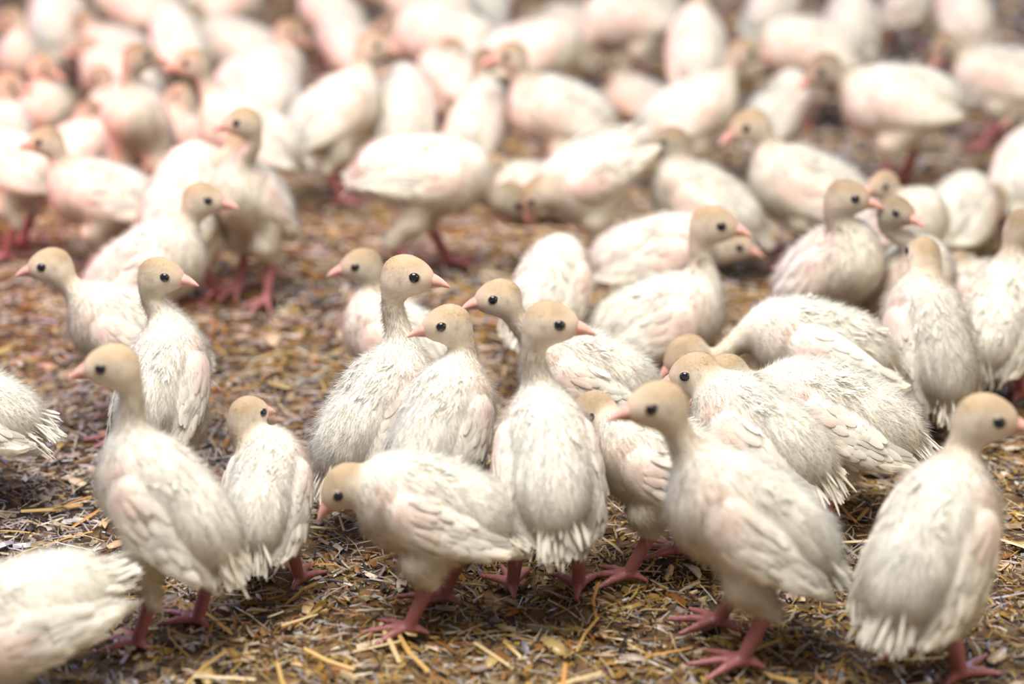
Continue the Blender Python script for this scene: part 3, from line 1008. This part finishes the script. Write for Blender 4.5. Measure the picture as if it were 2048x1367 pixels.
# ---- second row, middle
bird('blurred poult with orange beak facing left behind the tall-necked bird', (800, 625), 160, (726, 528), 184, phi=28, s=1.0, h=.112, hd=.06)
bird('curly-feathered poult showing only its rump behind the centre pair', (1098, 575), 66, None, 90, phi=26, s=.98, h=.112, hl=(.08, 0, .0), gp=-50, ruffle=1.8)
bird('poult with smooth folded wing sitting side-on, long tan neck, looking right', (1314, 640), 6, (1424, 446), -4, phi=18, s=1.12, h=.080, sit=True, hd=.085)
bird('fluffy poult behind the sitting bird, head low and partly covered, facing right', (1308, 505), 8, (1464, 488), -6, phi=10, s=1.05, h=.085, hd=.11, gp=-10, ruffle=1.5)
bird('poult facing us with raised dark-tipped beak pointing right, rosy shoulder', (1656, 540), 312, (1692, 392), -6, phi=42, s=1.08, h=.104, hd=.035, ruffle=1.3)
bird('slim-necked poult with bright pink beak turned towards us beside the dark-tipped beak', (1818, 562), 300, (1790, 420), -38, phi=42, s=.95, h=.104, hd=.035)
bird('poult half hidden behind the two upright necks, pale head with one eye', (1800, 450), 320, (1768, 368), 205, phi=32, s=.95, h=.105, hd=.02)
bird('poult seen from behind with blank tan nape and pinkish flank', (1862, 675), 108, (1848, 508), 100, phi=48, s=1.05, h=.095, hd=.05)
bird('curly white poult at the frame edge standing on one dark pink leg', (2005, 585), 60, (2044, 450), 40, phi=32, s=1.05, h=.116, hd=.055, ruffle=1.8, tail=40)
bird('poult of which only a bent tan neck shows beside the curly edge bird', (1950, 560), 172, (1916, 528), 210, phi=10, s=.9, sit=True, hd=.06)
bird('sleeping white poult with ruffled rear, no head visible, by the frame edge', (1916, 425), 58, None, 90, phi=8, s=1.05, sit=True, hl=(.085, -.02, .0), ruffle=1.9)
bird('white poult cut by the edge just above the sleeping ruffled bird', (2048, 338), 70, None, 90, phi=24, s=1.0, h=.085, hl=(.08, 0, .05), ruffle=1.4)
# ---- third row
bird('plump poult pecking in the open middle, drooping tail left, straddled pink legs', (848, 345), 12, None, -10, phi=-6, s=1.18, h=.118, hl=(.105, -.01, -.035), gp=-40, stride=.028, tail=40, fat=1.1)
bird('poult lying between the plump pecking bird and the preening one, face to us', (1062, 362), 190, (988, 332), 236, phi=10, s=.95, sit=True, hd=.06, gp=-10)
bird('preening poult with lifted wing and tail tilted up, straight red legs', (1175, 350), 200, None, 180, phi=-26, s=1.05, h=.130, hl=(.076, .01, -.015), gp=-60, wing=10, tail=-14, stride=.014)
bird('poult with peach flank facing left, dark head lifted over the preening bird', (1120, 222), 190, (1022, 110), 186, phi=20, s=1.15, h=.112, hd=.075)
bird('poult walking right with long straight neck and rosy side on red legs', (668, 222), 22, (742, 90), 0, phi=28, s=1.1, h=.120, hd=.075, stride=.012)
bird('egg-shaped poult seen from behind with a pink tinge and no visible head', (808, 218), 92, None, 100, phi=38, s=1.05, h=.118, hl=(.07, .03, .03), gp=-20)
bird('round cream poult from behind, tucked next to the poult walking right', (540, 172), 100, None, 100, phi=24, s=1.08, h=.112, hl=(.085, .0, .02), gp=-30)
bird('bluish-white poult from behind, left of the peach-flanked bird', (952, 235), 60, (972, 118), 20, phi=34, s=1.0, h=.112, hd=.06)
bird('white poult bent forward beyond the bluish bird, brown head low', (905, 150), 150, (902, 92), 180, phi=14, s=.95, h=.108, hd=.05)
bird('poult with tan head facing left and rounded back near the sleeping ruffled bird', (1412, 360), 158, (1342, 282), 172, phi=24, s=1.12, h=.108, hd=.07)
bird('poult with brown arched neck and pink beak pointing left, rosy wing patch', (1618, 335), 172, (1500, 248), 188, phi=20, s=1.18, h=.110, hd=.075, gp=-22)
bird('poult running right with dark face and stretched neck over a mauve body', (1378, 222), 12, (1488, 102), -4, phi=22, s=1.12, h=.104, hd=.085)
bird('poult looking right from behind the brown arched neck', (1556, 215), 40, (1538, 178), 0, phi=30, s=.98, h=.110, hd=.02)
bird('large poult stepping left with lowered tan neck and short tail stub, one red leg straight', (1798, 200), 178, (1648, 136), 190, phi=2, s=1.25, h=.112, hd=.1, gp=-28, stride=.022, tail=-4, fat=1.1)
bird('small bluish poult resting with brown head towards the left', (1272, 182), 172, (1240, 122), 184, phi=16, s=.9, sit=True, hd=.05)
bird('tall egg-shaped white poult from behind, neck running out of the top edge', (1394, 95), 90, (1402, -30), 90, phi=40, s=1.12, h=.122, hd=.06)
bird('grey-white poult pecking behind the large stepping bird', (1622, 95), 176, None, 186, phi=8, s=1.18, h=.112, hl=(.10, 0, -.03), gp=-40)
bird('blue-white poult from behind beyond the large stepping bird', (1702, 48), 80, None, 90, phi=30, s=1.1, h=.112, hl=(.08, 0, .03))
bird('poult pecking at the edge with brown head bowed to the left', (2008, 128), 178, (1890, 90), 200, phi=4, s=1.18, h=.112, hd=.1, gp=-52, stride=.02)
bird('poult of which only a pink beak and face enter at the edge', (2140, 245), 180, (2046, 228), 184, phi=10, s=1.0, h=.100, hd=.08, gp=-20)
# ---- far rows
bird('far white poult with broad back, directly above the brown low head', (892, 72), 172, None, 180, phi=10, s=1.22, h=.118, hl=(.10, 0, -.02), gp=-40)
bird('far white poult behind the dark lifted head', (1058, 102), 10, None, 0, phi=12, s=1.2, h=.108, hl=(.10, 0, -.02), gp=-40)
bird('far poult with brown head beside the walking bird, turned left', (700, 90), 140, (778, 52), 190, phi=28, s=1.0, h=.080, hd=.03)
bird('far poult with bent tan neck above the round cream bird', (520, 110), 8, (578, 62), -10, phi=16, s=1.1, h=.110, hd=.07, gp=-24)
bird('far white poult with tan head turned left near the top', (474, 52), 176, (385, 28), 188, phi=14, s=1.15, h=.110, hd=.08)
bird('far pale blue poult under the tan head near the top', (356, 76), 120, None, 150, phi=26, s=1.0, h=.122, hl=(.08, 0, .0), gp=-40)
bird('far poult with back sloping right and brown head bowed to the left', (232, 64), 172, (168, 40), 190, phi=16, s=1.0, h=.110, hd=.075, gp=-24)
bird('far shaded poult with dark brown head low at the upper edge', (40, 82), 280, (24, 36), 200, phi=30, s=1.0, h=.110, hd=.02, gp=-20)
bird('far shaded grey poult from behind, at the top near the corner', (112, 34), 96, None, 90, phi=30, s=1.15, h=.110, hl=(.08, 0, .04))
bird('far shaded yellowish poult cut by the top edge', (272, 6), 168, None, 180, phi=10, s=1.2, h=.110, hl=(.10, 0, -.02), gp=-30)
bird('far poult cut by the top edge above the tan head', (450, 0), 20, None, 0, phi=12, s=1.1, h=.110, hl=(.09, 0, .03))
bird('far poult with reddish head at the top left of the walking bird', (662, 22), 150, (722, 8), 190, phi=22, s=1.0, h=.110, hd=.03)
bird('far white poult cut by the top edge, broadside', (860, 6), 178, None, 180, phi=8, s=1.2, h=.110, hl=(.10, 0, .03))
bird('far small white poult touching the top edge beside dark litter', (970, 18), 80, None, 90, phi=24, s=1.0, h=.105, hl=(.07, 0, .03))
bird('far poult bowed at the top, shaded belly and pale back', (1262, 32), 200, None, 190, phi=-4, s=1.25, h=.112, hl=(.10, 0, -.04), gp=-50)
bird('far small poult lying beside the bowed shaded bird', (1140, 48), 186, None, 180, phi=8, s=.9, sit=True, hl=(.08, 0, .03))
bird('far bluish poult at the top beside the egg-shaped bird', (1545, 12), 60, None, 90, phi=26, s=1.1, h=.110, hl=(.08, 0, .04))
bird('far white and yellow poult at the top near the corner, from behind', (1930, 22), 100, None, 90, phi=26, s=1.15, h=.110, hl=(.08, 0, .0))
bird('far poult at the very top between two blue-white birds', (1815, -8), 60, None, 60, phi=26, s=1.0, h=.110, hl=(.08, 0, .03))
